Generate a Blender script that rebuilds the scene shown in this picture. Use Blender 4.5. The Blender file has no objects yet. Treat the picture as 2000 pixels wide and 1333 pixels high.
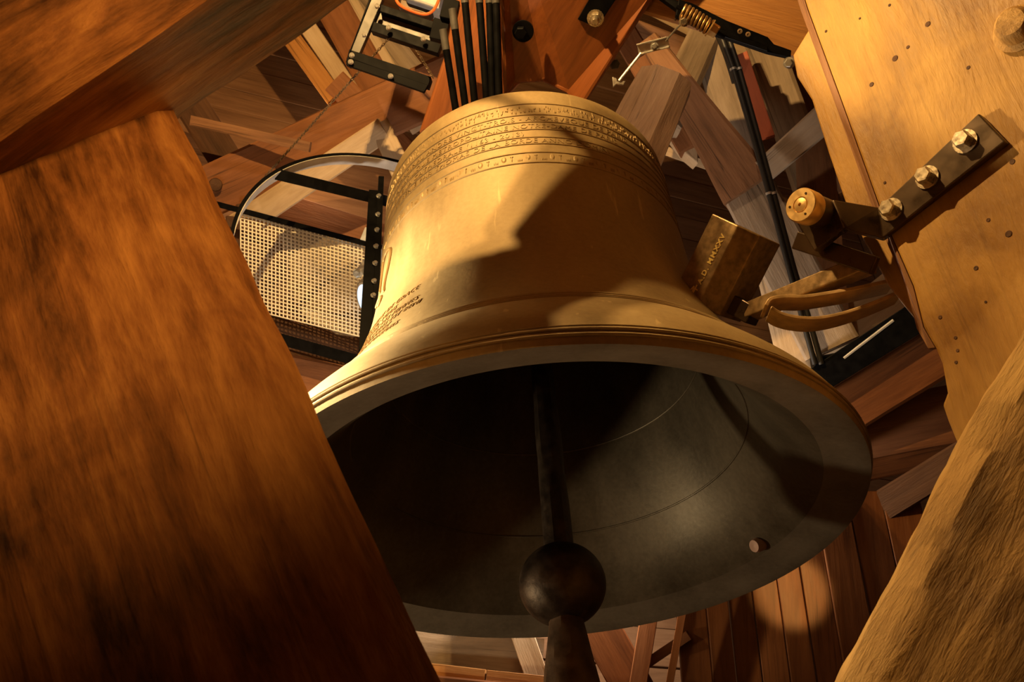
import bpy, bmesh, math, random
import numpy as np
from mathutils import Vector, Matrix, noise

random.seed(7)
scene = bpy.context.scene
COL = scene.collection
Z0 = 3.0                                   # height of the bell mouth above the floor

# ------------------------------------------------------------------ camera
FPX = 1826.26                              # focal length in pixels of the 2000 px wide frame
RM = Matrix(((0.99736128, 0.07259808, 0.0), (0.04399441, -0.60440053, -0.79546496), (-0.05774923, 0.79336594, -0.60599959)))
CAM = Vector((-0.102633, -2.817028, -1.360573 + Z0))
cam_d = bpy.data.cameras.new('camera'); cam = bpy.data.objects.new('camera', cam_d); COL.objects.link(cam)
cam_d.sensor_fit = 'HORIZONTAL'; cam_d.sensor_width = 36.0; cam_d.lens = FPX * 36 / 2000
cam_d.clip_start = 0.05; cam_d.clip_end = 100
cam_d.dof.use_dof = True; cam_d.dof.focus_distance = 3.0; cam_d.dof.aperture_fstop = 9.0
cam.matrix_world = Matrix.Translation(CAM) @ RM.to_4x4()
scene.camera = cam

# ------------------------------------------------------------------ world, exposure
world = bpy.data.worlds.new('world'); scene.world = world; world.use_nodes = True
world.node_tree.nodes['Background'].inputs[0].default_value = (0.9, 0.62, 0.36, 1)
world.node_tree.nodes['Background'].inputs[1].default_value = 0.006
vs = scene.view_settings
vs.view_transform = 'Standard'; vs.look = 'None'; vs.gamma = 1.0; vs.use_curve_mapping = False; vs.exposure = 0.0

# ------------------------------------------------------------------ lamps of the belfry, some added as unseen fills
def lamp(name, loc, power, color, radius, target=None, spot=None, blend=0.3):
    d = bpy.data.lights.new(name, 'SPOT' if spot else 'POINT')
    d.energy = power; d.color = color; d.shadow_soft_size = radius
    o = bpy.data.objects.new(name, d); COL.objects.link(o)
    o.location = (loc[0], loc[1], loc[2] + Z0)
    if spot:
        d.spot_size = math.radians(spot); d.spot_blend = blend
        v = Vector((target[0], target[1], target[2] + Z0)) - o.location
        o.rotation_euler = v.to_track_quat('-Z', 'Y').to_euler()
    return o
LB1 = (-0.68, -2.09, 2.35); LB2 = (-0.642, -2.12, 2.34)
lamp('key_lamp', LB1, 265, (1.0, 0.60, 0.21), 0.010)
lamp('key_lamp', LB2, 180, (1.0, 0.60, 0.21), 0.010)
lamp('side_lamp', (-1.55, -0.25, 0.62), 470, (1.0, 0.74, 0.40), 0.05, (-0.75, -0.25, 0.40), 90, 0.6)
lamp('skirt_fill', (-1.35, -0.85, 0.55), 230, (1.0, 0.76, 0.42), 0.04, (-0.80, -0.55, 0.10), 68, 0.8)  # added fill, brightens the left skirt
lamp('front_fill', (0.15, -3.1, -0.35), 115, (1.0, 0.50, 0.13), 0.10, (-0.88, -1.9, -0.02), 71, 1.0)  # added to light the foreground timbers
lamp('rafter_fill', (0.7, -1.1, 2.9), 42, (1.0, 0.70, 0.42), 0.05, (0.80, 0.30, 2.35), 62, 0.8)  # added fill for the log brace and its neighbours
lamp('low_lamp', (-2.3, 0.1, -0.75), 80, (1.0, 0.76, 0.46), 0.08)
lamp('back_lamp', (0.25, 1.45, 0.75), 90, (1.0, 0.84, 0.66), 0.08)
lamp('high_lamp', (-1.3, 1.3, 3.4), 32, (1.0, 0.68, 0.36), 0.25)
lamp('patch_spot', (2.2, -1.5, -1.0), 650, (1.0, 0.55, 0.15), 0.03, (1.22, 1.70, 0.39), 6.6, 0.6)  # added narrow spot, throws the lit patch on the cladding

# ------------------------------------------------------------------ helpers
def ray(x, y): return RM @ Vector(((x - 1000) / FPX, -(y - 666.5) / FPX, -1.0))
def px(x, y, d): return CAM + ray(x, y) * d
def on_plane(x, y, p0, n):
    r = ray(x, y); return CAM + r * ((p0 - CAM).dot(n) / r.dot(n))
def depth_of(p): return -(RM.transposed() @ (p - CAM)).z

def tag(o, label=None, cat=None, group=None, kind=None):
    if label: o['label'] = label
    if cat: o['category'] = cat
    if group: o['group'] = group
    if kind: o['kind'] = kind
    return o
def adopt(o, parent):
    o.parent = parent; o.matrix_parent_inverse = WM[parent.name].inverted()
WM = {}
def link(o, mw=None, parent=None):
    COL.objects.link(o)
    o.matrix_basis = mw if mw is not None else Matrix.Identity(4)
    WM[o.name] = o.matrix_basis.copy()
    if parent is not None: adopt(o, parent)
    return o
def empty(name, loc, label, cat, group=None):
    o = bpy.data.objects.new(name, None); o.empty_display_size = 0.1
    link(o, Matrix.Translation(loc)); return tag(o, label, cat, group)
def mesh(name, verts, faces, mat, parent=None, mw=None, smooth=False, bevel=0, mats=None, fm=None, seg=2):
    """verts in world space; mw = local frame (texture axes)"""
    me = bpy.data.meshes.new(name)
    if mw is not None:
        inv = mw.inverted(); verts = [inv @ Vector(v) for v in verts]
    me.from_pydata([tuple(v) for v in verts], [], faces); me.validate()
    bm = bmesh.new(); bm.from_mesh(me)
    bmesh.ops.recalc_face_normals(bm, faces=bm.faces)
    bm.to_mesh(me); bm.free()
    for m in (mats or [mat]): me.materials.append(m)
    if fm:
        for p, i in zip(me.polygons, fm): p.material_index = i
    if smooth:
        for p in me.polygons: p.use_smooth = True
    o = bpy.data.objects.new(name, me); link(o, mw, parent)
    if bevel:
        b = o.modifiers.new('bevel', 'BEVEL'); b.width = bevel; b.segments = seg; b.limit_method = 'ANGLE'; b.angle_limit = math.radians(35)
    return o
def frame(loc, z, xhint):
    z = z.normalized(); x = (xhint - z * xhint.dot(z)).normalized(); y = z.cross(x)
    return Matrix(((x.x, y.x, z.x, loc.x), (x.y, y.y, z.y, loc.y), (x.z, y.z, z.z, loc.z), (0, 0, 0, 1)))

def beam_geo(A, B, w0, w1, t0, t1, X, rough=0.01, ch=0.15, seg=14, freq=2.0, seed=0, sub=4):
    """rough hewn timber from A to B, w along X, t across; returns verts, faces, frame"""
    Zv = (B - A); L = Zv.length; mw = frame(A, Zv, X)
    prof = []
    for sx, sy in ((1, 1), (-1, 1), (-1, -1), (1, -1)):
        pts = [(sx * (1 - ch), sy), (sx, sy * (1 - ch))]
        if sx * sy < 0: pts = pts[::-1]
        prof.append(pts)
    # ordered loop with extra points on the flats
    loop = []
    order = [prof[0][1], prof[0][0], prof[1][1], prof[1][0], prof[2][1], prof[2][0], prof[3][1], prof[3][0]]
    order = sorted([p for q in prof for p in q], key=lambda p: math.atan2(p[1], p[0]))
    for i, p in enumerate(order):
        q = order[(i + 1) % len(order)]
        loop.append(p)
        if (p[0] - q[0]) ** 2 + (p[1] - q[1]) ** 2 > 0.5:
            for k in range(1, sub): loop.append((p[0] + (q[0] - p[0]) * k / sub, p[1] + (q[1] - p[1]) * k / sub))
    n = len(loop); V = []; Fc = []
    for j in range(seg + 1):
        s = j / seg; w = w0 + (w1 - w0) * s; t = t0 + (t1 - t0) * s
        for (a, b) in loop:
            p = Vector((a * w / 2, b * t / 2, s * L))
            q = Vector((p.x * 3 * freq, p.y * 3 * freq, p.z * freq * 0.6)) + Vector((seed * 3.1, seed * 1.7, 0))
            d = noise.noise(q) * 0.6 + noise.noise(q * 2.6) * 0.3 + (noise.noise(q * 6.5) * 0.22 if sub > 4 else 0)
            r = Vector((p.x, p.y, 0)).normalized()
            V.append(mw @ (p + r * d * rough))
    for j in range(seg):
        for i in range(n):
            Fc.append((j * n + i, j * n + (i + 1) % n, (j + 1) * n + (i + 1) % n, (j + 1) * n + i))
    Fc.append(tuple(range(n))[::-1]); Fc.append(tuple(seg * n + i for i in range(n)))
    return V, Fc, mw
CNT = [0]
def beam(name, a, b, wpx, t, mat, label=None, cat='beam', group=None, roll=0, rough=0.008, ch=0.12, seg=12, ext=(0, 0), parent=None, X=None, freq=2.0, smooth=True, sub=4):
    """a, b = (pixel x, pixel y, depth); wpx = width in pixels at both ends; t = thickness in metres"""
    CNT[0] += 1
    A = px(*a); B = px(*b)
    w = wpx if isinstance(wpx, tuple) else (wpx, wpx)
    w0 = w[0] * a[2] / FPX; w1 = w[1] * b[2] / FPX
    Zv = (B - A).normalized()
    if X is None:
        view = ((A + B) / 2 - CAM).normalized(); X = Zv.cross(view).normalized()
        if roll: X = Matrix.Rotation(math.radians(roll), 3, Zv) @ X
    L = (B - A).length
    A2 = A - Zv * ext[0]; B2 = B + Zv * ext[1]
    g = (w1 - w0) / L
    V, Fc, mw = beam_geo(A2, B2, max(.02, w0 - g * ext[0]), w1 + g * ext[1], t, t, X, rough, ch, seg, freq, CNT[0], sub)
    o = mesh(name, V, Fc, mat, parent, mw, smooth=smooth)
    if smooth:
        for p in o.data.polygons: p.use_smooth = True
        try: o.data.set_sharp_from_angle(angle=math.radians(32))
        except Exception: pass
    if parent is None: tag(o, label, cat, group)
    return o
def prism(name, pts, thick, mat, parent=None, grain=None, bevel=0.006, label=None, cat=None, group=None, direction=None):
    """polygon of world points extruded away from the camera by thick"""
    n = Vector((0, 0, 0))
    for i, p in enumerate(pts):
        q = pts[(i + 1) % len(pts)]; n += Vector(((p.y - q.y) * (p.z + q.z), (p.z - q.z) * (p.x + q.x), (p.x - q.x) * (p.y + q.y)))
    n.normalize(); c = sum(pts, Vector()) / len(pts)
    if n.dot(c - CAM) < 0: n = -n
    if direction is not None: n = direction.normalized()
    V = list(pts) + [p + n * thick for p in pts]; k = len(pts)
    Fc = [tuple(range(k)), tuple(range(k, 2 * k))[::-1]] + [(i, (i + 1) % k, (i + 1) % k + k, i + k) for i in range(k)]
    g = grain if grain is not None else (pts[1] - pts[0])
    mw = frame(c, g, n)
    o = mesh(name, V, Fc, mat, parent, mw, bevel=bevel)
    if parent is None: tag(o, label, cat, group)
    return o
def ppoly(name, pp, thick, mat, grain=None, **kw):
    g = (px(*grain[1]) - px(*grain[0])) if grain else None
    return prism(name, [px(*p) for p in pp], thick, mat, grain=g, **kw)
def box_bar(name, A, B, w, t, mat, parent=None, X=None, bevel=0.003, **kw):
    Zv = B - A
    if X is None: X = Zv.cross(((A + B) / 2 - CAM)).normalized()
    mw = frame(A, Zv, X); L = Zv.length
    V = [mw @ Vector((sx * w / 2, sy * t / 2, z)) for z in (0, L) for sx, sy in ((-1, -1), (1, -1), (1, 1), (-1, 1))]
    Fc = [(3, 2, 1, 0), (4, 5, 6, 7), (0, 1, 5, 4), (1, 2, 6, 5), (2, 3, 7, 6), (3, 0, 4, 7)]
    o = mesh(name, V, Fc, mat, parent, mw, bevel=bevel)
    if parent is None: tag(o, **kw)
    return o
def tube_geo(path, r, n=10, closed=False, cap=True):
    V = []; Fc = []; m = len(path); prevx = None
    for i, p in enumerate(path):
        a = path[(i - 1) % m] if closed or i > 0 else p; b = path[(i + 1) % m] if closed or i < m - 1 else p
        z = (b - a).normalized()
        x = prevx if prevx is not None else Vector((0.3, 0.5, 0.81)).cross(z)
        if x.length < 1e-4: x = Vector((1, 0, 0)).cross(z)
        x = (x - z * x.dot(z)).normalized(); prevx = x; y = z.cross(x)
        rr = r[i] if isinstance(r, (list, tuple)) else r
        for k in range(n):
            t = 2 * math.pi * k / n; V.append(p + (x * math.cos(t) + y * math.sin(t)) * rr)
    for i in range(m if closed else m - 1):
        j = (i + 1) % m
        for k in range(n): Fc.append((i * n + k, i * n + (k + 1) % n, j * n + (k + 1) % n, j * n + k))
    if not closed and cap: Fc.append(tuple(range(n))[::-1]); Fc.append(tuple((m - 1) * n + k for k in range(n)))
    return V, Fc
def tube(name, path, r, mat, parent=None, n=10, closed=False, **kw):
    V, Fc = tube_geo(path, r, n, closed)
    o = mesh(name, V, Fc, mat, parent, smooth=True)
    try: o.data.set_sharp_from_angle(angle=math.radians(40))
    except Exception: pass
    if parent is None: tag(o, **kw)
    return o
def spline(pts, n=8):
    out = []
    for i in range(len(pts) - 1):
        p0 = pts[max(i - 1, 0)]; p1 = pts[i]; p2 = pts[i + 1]; p3 = pts[min(i + 2, len(pts) - 1)]
        for k in range(n):
            t = k / n
            out.append(0.5 * ((2 * p1) + (p2 - p0) * t + (2 * p0 - 5 * p1 + 4 * p2 - p3) * t * t + (3 * p1 - p0 - 3 * p2 + p3) * t ** 3))
    out.append(pts[-1]); return out
def bolt(parent, pos, nrm, r, mat, h=None, washer=True, name='bolt', wm=None):
    nrm = nrm.normalized(); h = h or r * 0.8
    mw = frame(pos, nrm, Vector((0.2, 0.3, 1)) if abs(nrm.z) < .9 else Vector((1, 0, 0)))
    V = []; Fc = []
    z = 0
    if washer:
        n = 16
        for zz in (0, r * .22):
            for k in range(n): V.append(mw @ Vector((math.cos(k * 2 * math.pi / n) * r * 1.35, math.sin(k * 2 * math.pi / n) * r * 1.35, zz)))
        Fc += [(k, (k + 1) % n, n + (k + 1) % n, n + k) for k in range(n)] + [tuple(n + k for k in range(n))]
        z = r * .22
    b = len(V)
    rings = [(r, z), (r, z + h * .85), (r * .84, z + h), ]
    for rr, zz in rings:
        for k in range(6): V.append(mw @ Vector((math.cos(k * math.pi / 3) * rr, math.sin(k * math.pi / 3) * rr, zz)))
    for i in range(2): Fc += [(b + i * 6 + k, b + i * 6 + (k + 1) % 6, b + (i + 1) * 6 + (k + 1) % 6, b + (i + 1) * 6 + k) for k in range(6)]
    Fc.append(tuple(b + 12 + k for k in range(6)))
    return mesh(name, V, Fc, mat, parent, mw)
def lathe(name, prof, mat, parent=None, n=96, mw=None, smooth=True, closed=False, wob=None):
    mw = mw or Matrix.Identity(4); V = []; Fc = []
    for r, z in prof:
        for k in range(n):
            t = 2 * math.pi * k / n; V.append(mw @ Vector((r * math.cos(t), r * math.sin(t), z)))
    m = len(prof)
    for i in range(m if closed else m - 1):
        j = (i + 1) % m
        for k in range(n): Fc.append((i * n + k, i * n + (k + 1) % n, j * n + (k + 1) % n, j * n + k))
    if not closed:
        if prof[0][0] > 1e-6: Fc.append(tuple(range(n))[::-1])
        if prof[-1][0] > 1e-6: Fc.append(tuple((m - 1) * n + k for k in range(n)))
    o = mesh(name, V, Fc, mat, parent, mw, smooth=smooth)
    try: o.data.set_sharp_from_angle(angle=math.radians(38))
    except Exception: pass
    return o

# ------------------------------------------------------------------ materials
def lin(r, g, b):
    f = lambda c: (c / 255 / 12.92) if c / 255 <= .04045 else ((c / 255 + .055) / 1.055) ** 2.4
    return (f(r), f(g), f(b), 1)
def nodes(name):
    m = bpy.data.materials.new(name); m.use_nodes = True; nt = m.node_tree
    return m, nt, nt.nodes['Principled BSDF']
def ramp(nt, fac, stops):
    r = nt.nodes.new('ShaderNodeValToRGB'); e = r.color_ramp.elements
    while len(e) < len(stops): e.new(0.5)
    for el, (p, c) in zip(e, stops): el.position = p; el.color = c if len(c) == 4 else (*c, 1)
    nt.links.new(fac, r.inputs[0]); return r
def wood(name, dark, mid, light, rough=0.6, scale=1.0, bump=0.5, crack=0.6, patch=0.35, holes=0.0, fiber=1.0, spec=0.3, stretch=1.0, lo=0.34, hi=0.66):
    m, nt, bs = nodes(name); L = nt.links.new; N = nt.nodes.new
    tc = N('ShaderNodeTexCoord'); oi = N('ShaderNodeObjectInfo')
    add = N('ShaderNodeVectorMath'); add.operation = 'ADD'
    mul = N('ShaderNodeMath'); mul.operation = 'MULTIPLY'; mul.inputs[1].default_value = 37.0
    L(oi.outputs['Random'], mul.inputs[0]); L(tc.outputs['Object'], add.inputs[0]); L(mul.outputs[0], add.inputs[1])
    def mp(s):
        q = N('ShaderNodeMapping'); q.inputs['Scale'].default_value = s; L(add.outputs[0], q.inputs['Vector']); return q.outputs[0]
    def nz(v, sc, det, dist=0.0, rg=0.55):
        q = N('ShaderNodeTexNoise'); q.inputs['Scale'].default_value = sc; q.inputs['Detail'].default_value = det
        q.inputs['Roughness'].default_value = rg; q.inputs['Distortion'].default_value = dist; L(v, q.inputs['Vector']); return q.outputs['Fac']
    s = scale
    g = nz(mp((13 * s, 13 * s, 1.3 * s * stretch)), 1.0, 10, 0.5, 0.66)          # broad grain
    f = nz(mp((60 * s, 60 * s, 4.5 * s * stretch)), 1.0, 6, 0.3, 0.65)           # fibres
    p = nz(mp((2.6 * s, 2.6 * s, 1.1 * s * stretch)), 1.0, 6, 0.6, 0.6)         # blotches
    c = nz(mp((7 * s, 7 * s, 0.16 * s)), 1.0, 5, 0.6, 0.6)            # drying cracks
    cm = ramp(nt, nz(mp((3.5 * s, 3.5 * s, 0.9 * s)), 1.0, 2), [(0.52, (0, 0, 0)), (0.62, (1, 1, 1))])
    mixg = N('ShaderNodeMix'); mixg.data_type = 'FLOAT'; mixg.inputs[0].default_value = 0.30 * fiber; L(g, mixg.inputs[2]); L(f, mixg.inputs[3])
    mixp = N('ShaderNodeMix'); mixp.data_type = 'FLOAT'; mixp.inputs[0].default_value = patch; L(mixg.outputs[0], mixp.inputs[2]); L(p, mixp.inputs[3])
    r = ramp(nt, mixp.outputs[0], [(lo, dark), (0.50, mid), (hi, light)])
    cr = ramp(nt, c, [(0.0, (1, 1, 1)), (0.488, (1, 1, 1)), (0.5, (1 - crack,) * 3), (0.512, (1, 1, 1)), (1.0, (1, 1, 1))])
    mul2 = N('ShaderNodeMix'); mul2.data_type = 'RGBA'; mul2.blend_type = 'MULTIPLY'; mul2.inputs[0].default_value = 1.0
    L(cm.outputs[0], mul2.inputs[0]); L(r.outputs[0], mul2.inputs[6]); L(cr.outputs[0], mul2.inputs[7]); col = mul2.outputs[2]
    bsum = N('ShaderNodeMath'); bsum.operation = 'MULTIPLY_ADD'; bsum.inputs[1].default_value = 0.5; L(f, bsum.inputs[0]); L(g, bsum.inputs[2])
    bsum2 = N('ShaderNodeMath'); bsum2.operation = 'MULTIPLY_ADD'; bsum2.inputs[1].default_value = 0.0; L(cr.outputs[0], bsum2.inputs[0]); L(bsum.outputs[0], bsum2.inputs[2])
    if holes:
        vo = N('ShaderNodeTexVoronoi'); vo.inputs['Scale'].default_value = 5.5 * s; L(mp((1, 1, 0.75)), vo.inputs['Vector'])
        hr = ramp(nt, vo.outputs['Distance'], [(0.0, (0.08, 0.05, 0.03)), (0.022, (0.25, 0.2, 0.15)), (0.034, (.75, .7, .65)), (0.08, (1, 1, 1)), (1.0, (1, 1, 1))])
        mh = N('ShaderNodeMix'); mh.data_type = 'RGBA'; mh.blend_type = 'MULTIPLY'; mh.inputs[0].default_value = holes
        L(col, mh.inputs[6]); L(hr.outputs[0], mh.inputs[7]); col = mh.outputs[2]
    L(col, bs.inputs['Base Color'])
    rr = ramp(nt, p, [(0.3, (rough - .1,) * 3), (0.7, (rough + .12,) * 3)]); L(rr.outputs[0], bs.inputs['Roughness'])
    bs.inputs['Specular IOR Level'].default_value = spec
    b = N('ShaderNodeBump'); b.inputs['Strength'].default_value = bump; b.inputs['Distance'].default_value = 0.012 / s; L(bsum2.outputs[0], b.inputs['Height']); L(b.outputs[0], bs.inputs['Normal'])
    return m
def metal(name, col, rough, metallic=1.0, var=0.2, scale=30, bump=0.05, spec=0.5):
    m, nt, bs = nodes(name); L = nt.links.new; N = nt.nodes.new
    tc = N('ShaderNodeTexCoord'); q = N('ShaderNodeTexNoise'); q.inputs['Scale'].default_value = scale; q.inputs['Detail'].default_value = 5
    L(tc.outputs['Object'], q.inputs['Vector'])
    c1 = tuple(v * (1 - var) for v in col[:3]); c2 = tuple(min(1, v * (1 + var)) for v in col[:3])
    r = ramp(nt, q.outputs['Fac'], [(0.35, c1), (0.65, c2)]); L(r.outputs[0], bs.inputs['Base Color'])
    rr = ramp(nt, q.outputs['Fac'], [(0.3, (max(.05, rough - .08),) * 3), (0.7, (rough + .08,) * 3)]); L(rr.outputs[0], bs.inputs['Roughness'])
    bs.inputs['Metallic'].default_value = metallic; bs.inputs['Specular IOR Level'].default_value = spec
    b = N('ShaderNodeBump'); b.inputs['Strength'].default_value = bump; b.inputs['Distance'].default_value = 0.01; L(q.outputs['Fac'], b.inputs['Height']); L(b.outputs[0], bs.inputs['Normal'])
    return m
def bronze(name, c1, c2, c3, rough, metallic, streak=0.5):
    m, nt, bs = nodes(name); L = nt.links.new; N = nt.nodes.new
    tc = N('ShaderNodeTexCoord')
    def nz(s, sc, det):
        q = N('ShaderNodeMapping'); q.inputs['Scale'].default_value = s; L(tc.outputs['Object'], q.inputs['Vector'])
        k = N('ShaderNodeTexNoise'); k.inputs['Scale'].default_value = sc; k.inputs['Detail'].default_value = det; k.inputs['Roughness'].default_value = .6; L(q.outputs[0], k.inputs['Vector']); return k.outputs['Fac']
    a = nz((1, 1, .35), 5.0, 6); f = nz((1, 1, 1), 60, 4); st = nz((16, 16, 1.0), 1.6, 3)
    mx = N('ShaderNodeMix'); mx.data_type = 'FLOAT'; mx.inputs[0].default_value = 0.3; L(a, mx.inputs[2]); L(f, mx.inputs[3])
    r = ramp(nt, mx.outputs[0], [(0.34, c1), (0.5, c2), (0.66, c3)])
    sr = ramp(nt, st, [(0.0, (0, 0, 0)), (0.675, (0, 0, 0)), (0.72, (streak,) * 3), (1.0, (streak,) * 3)])
    ml = N('ShaderNodeMix'); ml.data_type = 'RGBA'; L(sr.outputs[0], ml.inputs[0]); L(r.outputs[0], ml.inputs[6]); ml.inputs[7].default_value = tuple(min(1, v * 1.5) for v in c3[:3]) + (1,)
    L(ml.outputs[2], bs.inputs['Base Color'])
    bs.inputs['Metallic'].default_value = metallic
    rr = ramp(nt, a, [(0.3, (rough - .06,) * 3), (0.7, (rough + .08,) * 3)]); L(rr.outputs[0], bs.inputs['Roughness'])
    b = N('ShaderNodeBump'); b.inputs['Strength'].default_value = 0.10; b.inputs['Distance'].default_value = 0.004; L(f, b.inputs['Height']); L(b.outputs[0], bs.inputs['Normal'])
    return m
def plain(name, col, rough=0.6, metallic=0.0, emit=None):
    m, nt, bs = nodes(name); L = nt.links.new; N = nt.nodes.new
    tc = N('ShaderNodeTexCoord'); q = N('ShaderNodeTexNoise'); q.inputs['Scale'].default_value = 18; q.inputs['Detail'].default_value = 4; L(tc.outputs['Object'], q.inputs['Vector'])
    r = ramp(nt, q.outputs['Fac'], [(0.3, tuple(v * .82 for v in col[:3])), (0.7, tuple(min(1, v * 1.12) for v in col[:3]))]); L(r.outputs[0], bs.inputs['Base Color'])
    bs.inputs['Roughness'].default_value = rough; bs.inputs['Metallic'].default_value = metallic
    if emit: bs.inputs['Emission Color'].default_value = emit[:3] + (1,); bs.inputs['Emission Strength'].default_value = emit[3]
    return m

W_POST = wood('old_oak_reddish', (0.055, 0.019, 0.005), (0.27, 0.108, 0.030), (0.52, 0.25, 0.072), 0.6, 1.1, 1.0, 0.5, 0.42, stretch=1.8, lo=.40, hi=.61)
W_RIGHT = wood('planed_oak_golden', (0.19, 0.085, 0.016), (0.39, 0.21, 0.044), (0.54, 0.32, 0.08), 0.5, 0.8, 0.45, 0.15, 0.62, holes=0.75, fiber=0.8, stretch=2.5, spec=.4)
W_STRUT = wood('rough_oak_golden', (0.17, 0.085, 0.024), (0.44, 0.26, 0.085), (0.58, 0.38, 0.14), 0.6, 0.9, 1.0, 0.3, 0.55, stretch=2.5)
W_YOKE = wood('varnished_red_oak', (0.11, 0.030, 0.007), (0.22, 0.066, 0.015), (0.31, 0.10, 0.025), 0.42, 1.3, 0.12, 0.45, 0.2, spec=0.5)
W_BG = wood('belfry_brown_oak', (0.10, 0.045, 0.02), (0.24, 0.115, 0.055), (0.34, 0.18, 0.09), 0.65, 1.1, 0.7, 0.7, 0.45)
W_LOG = wood('belfry_tan_oak', (0.24, 0.13, 0.06), (0.46, 0.27, 0.13), (0.58, 0.38, 0.20), 0.65, 1.0, 0.6, 0.6, 0.5, stretch=1.6)
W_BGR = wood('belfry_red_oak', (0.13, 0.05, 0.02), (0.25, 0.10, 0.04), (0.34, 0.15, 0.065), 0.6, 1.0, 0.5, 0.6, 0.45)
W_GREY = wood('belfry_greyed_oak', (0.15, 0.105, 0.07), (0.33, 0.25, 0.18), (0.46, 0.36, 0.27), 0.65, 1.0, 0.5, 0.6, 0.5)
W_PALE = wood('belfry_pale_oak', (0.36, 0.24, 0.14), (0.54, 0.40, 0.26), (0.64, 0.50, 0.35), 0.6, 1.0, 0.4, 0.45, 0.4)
W_BOARD = wood('belfry_boards', (0.11, 0.052, 0.024), (0.21, 0.105, 0.05), (0.28, 0.15, 0.075), 0.65, 1.0, 0.4, 0.5, 0.4)
W_DARK = wood('belfry_dark_oak', (0.035, 0.016, 0.008), (0.085, 0.038, 0.018), (0.14, 0.066, 0.03), 0.65, 1.0, 0.6, 0.6, 0.4)
W_CLAD = wood('reddish_cladding', (0.075, 0.024, 0.007), (0.15, 0.05, 0.014), (0.22, 0.08, 0.024), 0.5, 1.2, 0.2, 0.5, 0.3)
W_TOP = wood('orange_oak', (0.22, 0.09, 0.025), (0.42, 0.19, 0.055), (0.54, 0.27, 0.085), 0.55, 1.0, 0.7, 0.6, 0.4)
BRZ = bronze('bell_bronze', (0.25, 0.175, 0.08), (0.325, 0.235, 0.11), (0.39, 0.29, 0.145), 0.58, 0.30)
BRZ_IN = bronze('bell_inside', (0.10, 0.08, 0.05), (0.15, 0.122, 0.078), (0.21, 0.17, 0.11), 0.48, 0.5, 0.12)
BRZ_LIP = bronze('bell_lip', (0.20, 0.165, 0.115), (0.27, 0.225, 0.16), (0.33, 0.275, 0.20), 0.55, 0.25, 0.2)
BRZ_TXT = bronze('bell_relief', (0.29, 0.205, 0.09), (0.35, 0.25, 0.115), (0.39, 0.285, 0.135), 0.55, 0.30, 0.0)
BRZ_SHADE = bronze('bell_relief_shade', (0.20, 0.125, 0.045), (0.23, 0.145, 0.052), (0.26, 0.165, 0.06), 0.55, 0.2, 0.0)  # darker bronze paints the letters' shadow side into the raised verse
IRON = metal('forged_iron', (0.085, 0.062, 0.042), 0.5, 0.7, 0.35, 22, 0.35)
RUSTY = metal('forged_iron_rusty', (0.13, 0.085, 0.05), 0.5, 0.6, 0.4, 16, 0.4)
STEEL = metal('dark_bronzed_steel', (0.060, 0.036, 0.018), 0.33, 0.45, 0.25, 14, 0.04)
HAMMER = metal('hammer_bronzed_steel', (0.27, 0.18, 0.085), 0.38, 0.35, 0.3, 40, 0.12)
BLACK = metal('black_painted_steel', (0.0035, 0.0035, 0.004), 0.5, 0.0, 0.3, 20, 0.03, 0.06)
GREYST = metal('grey_painted_steel', (0.085, 0.08, 0.075), 0.45, 0.3, 0.2, 20, 0.03)
GALV = metal('galvanised_steel', (0.55, 0.55, 0.53), 0.35, 0.8, 0.15, 40, 0.05)
BOLTM = metal('bolt_steel', (0.62, 0.55, 0.42), 0.3, 0.9, 0.15, 60, 0.05)
BRASS = metal('turned_brass', (0.78, 0.54, 0.23), 0.36, 0.7, 0.03, 60, 0.0)
SPRING = metal('spring_bronze', (0.45, 0.28, 0.11), 0.35, 0.8, 0.15, 40, 0.03)
WHITEM = metal('aluminium_and_lit_faces', (0.72, 0.70, 0.66), 0.4, 0.4, 0.1, 12, 0.02)  # bare metal, also paints light on the rim face and a beam edge
GOLD = plain('gold_lettering', (1.0, 0.74, 0.25), 0.4, 0.2)
REDP = wood('red_stained_wood', (0.26, 0.055, 0.02), (0.36, 0.08, 0.028), (0.42, 0.10, 0.036), 0.55, 1.5, 0.15, 0.1, 0.3)
ORANGE = plain('orange_cable_sheath', (0.72, 0.15, 0.03), 0.5)
GREYBOX = plain('light_grey_housing', (0.50, 0.51, 0.50), 0.5)
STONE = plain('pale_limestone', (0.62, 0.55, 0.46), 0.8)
DIM_STONE = plain('shaded_stone', (0.20, 0.15, 0.10), 0.85)  # stone darkened to paint in the shade behind the mesh
COPPER = plain('pale_copper_plug', (0.62, 0.40, 0.30), 0.5, 0.2)
LEATHER = metal('brown_strap', (0.42, 0.28, 0.13), 0.4, 0.1, 0.2, 30, 0.1)
WIREM = metal('wire_zinc', (0.75, 0.69, 0.58), 0.5, 0.1, 0.1, 30, 0.02)
LENS = plain('lamp_lens', (0.8, 0.9, 1.0), 0.2, 0.0, (0.55, 0.78, 1.0, 1.2))
CABLE = plain('black_rubber', (0.015, 0.014, 0.013), 0.45)
FLOORM = wood('floor_boards', (0.03, 0.015, 0.008), (0.06, 0.03, 0.015), (0.09, 0.05, 0.025), 0.65, 1.0, 0.4, 0.5, 0.4)

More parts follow.
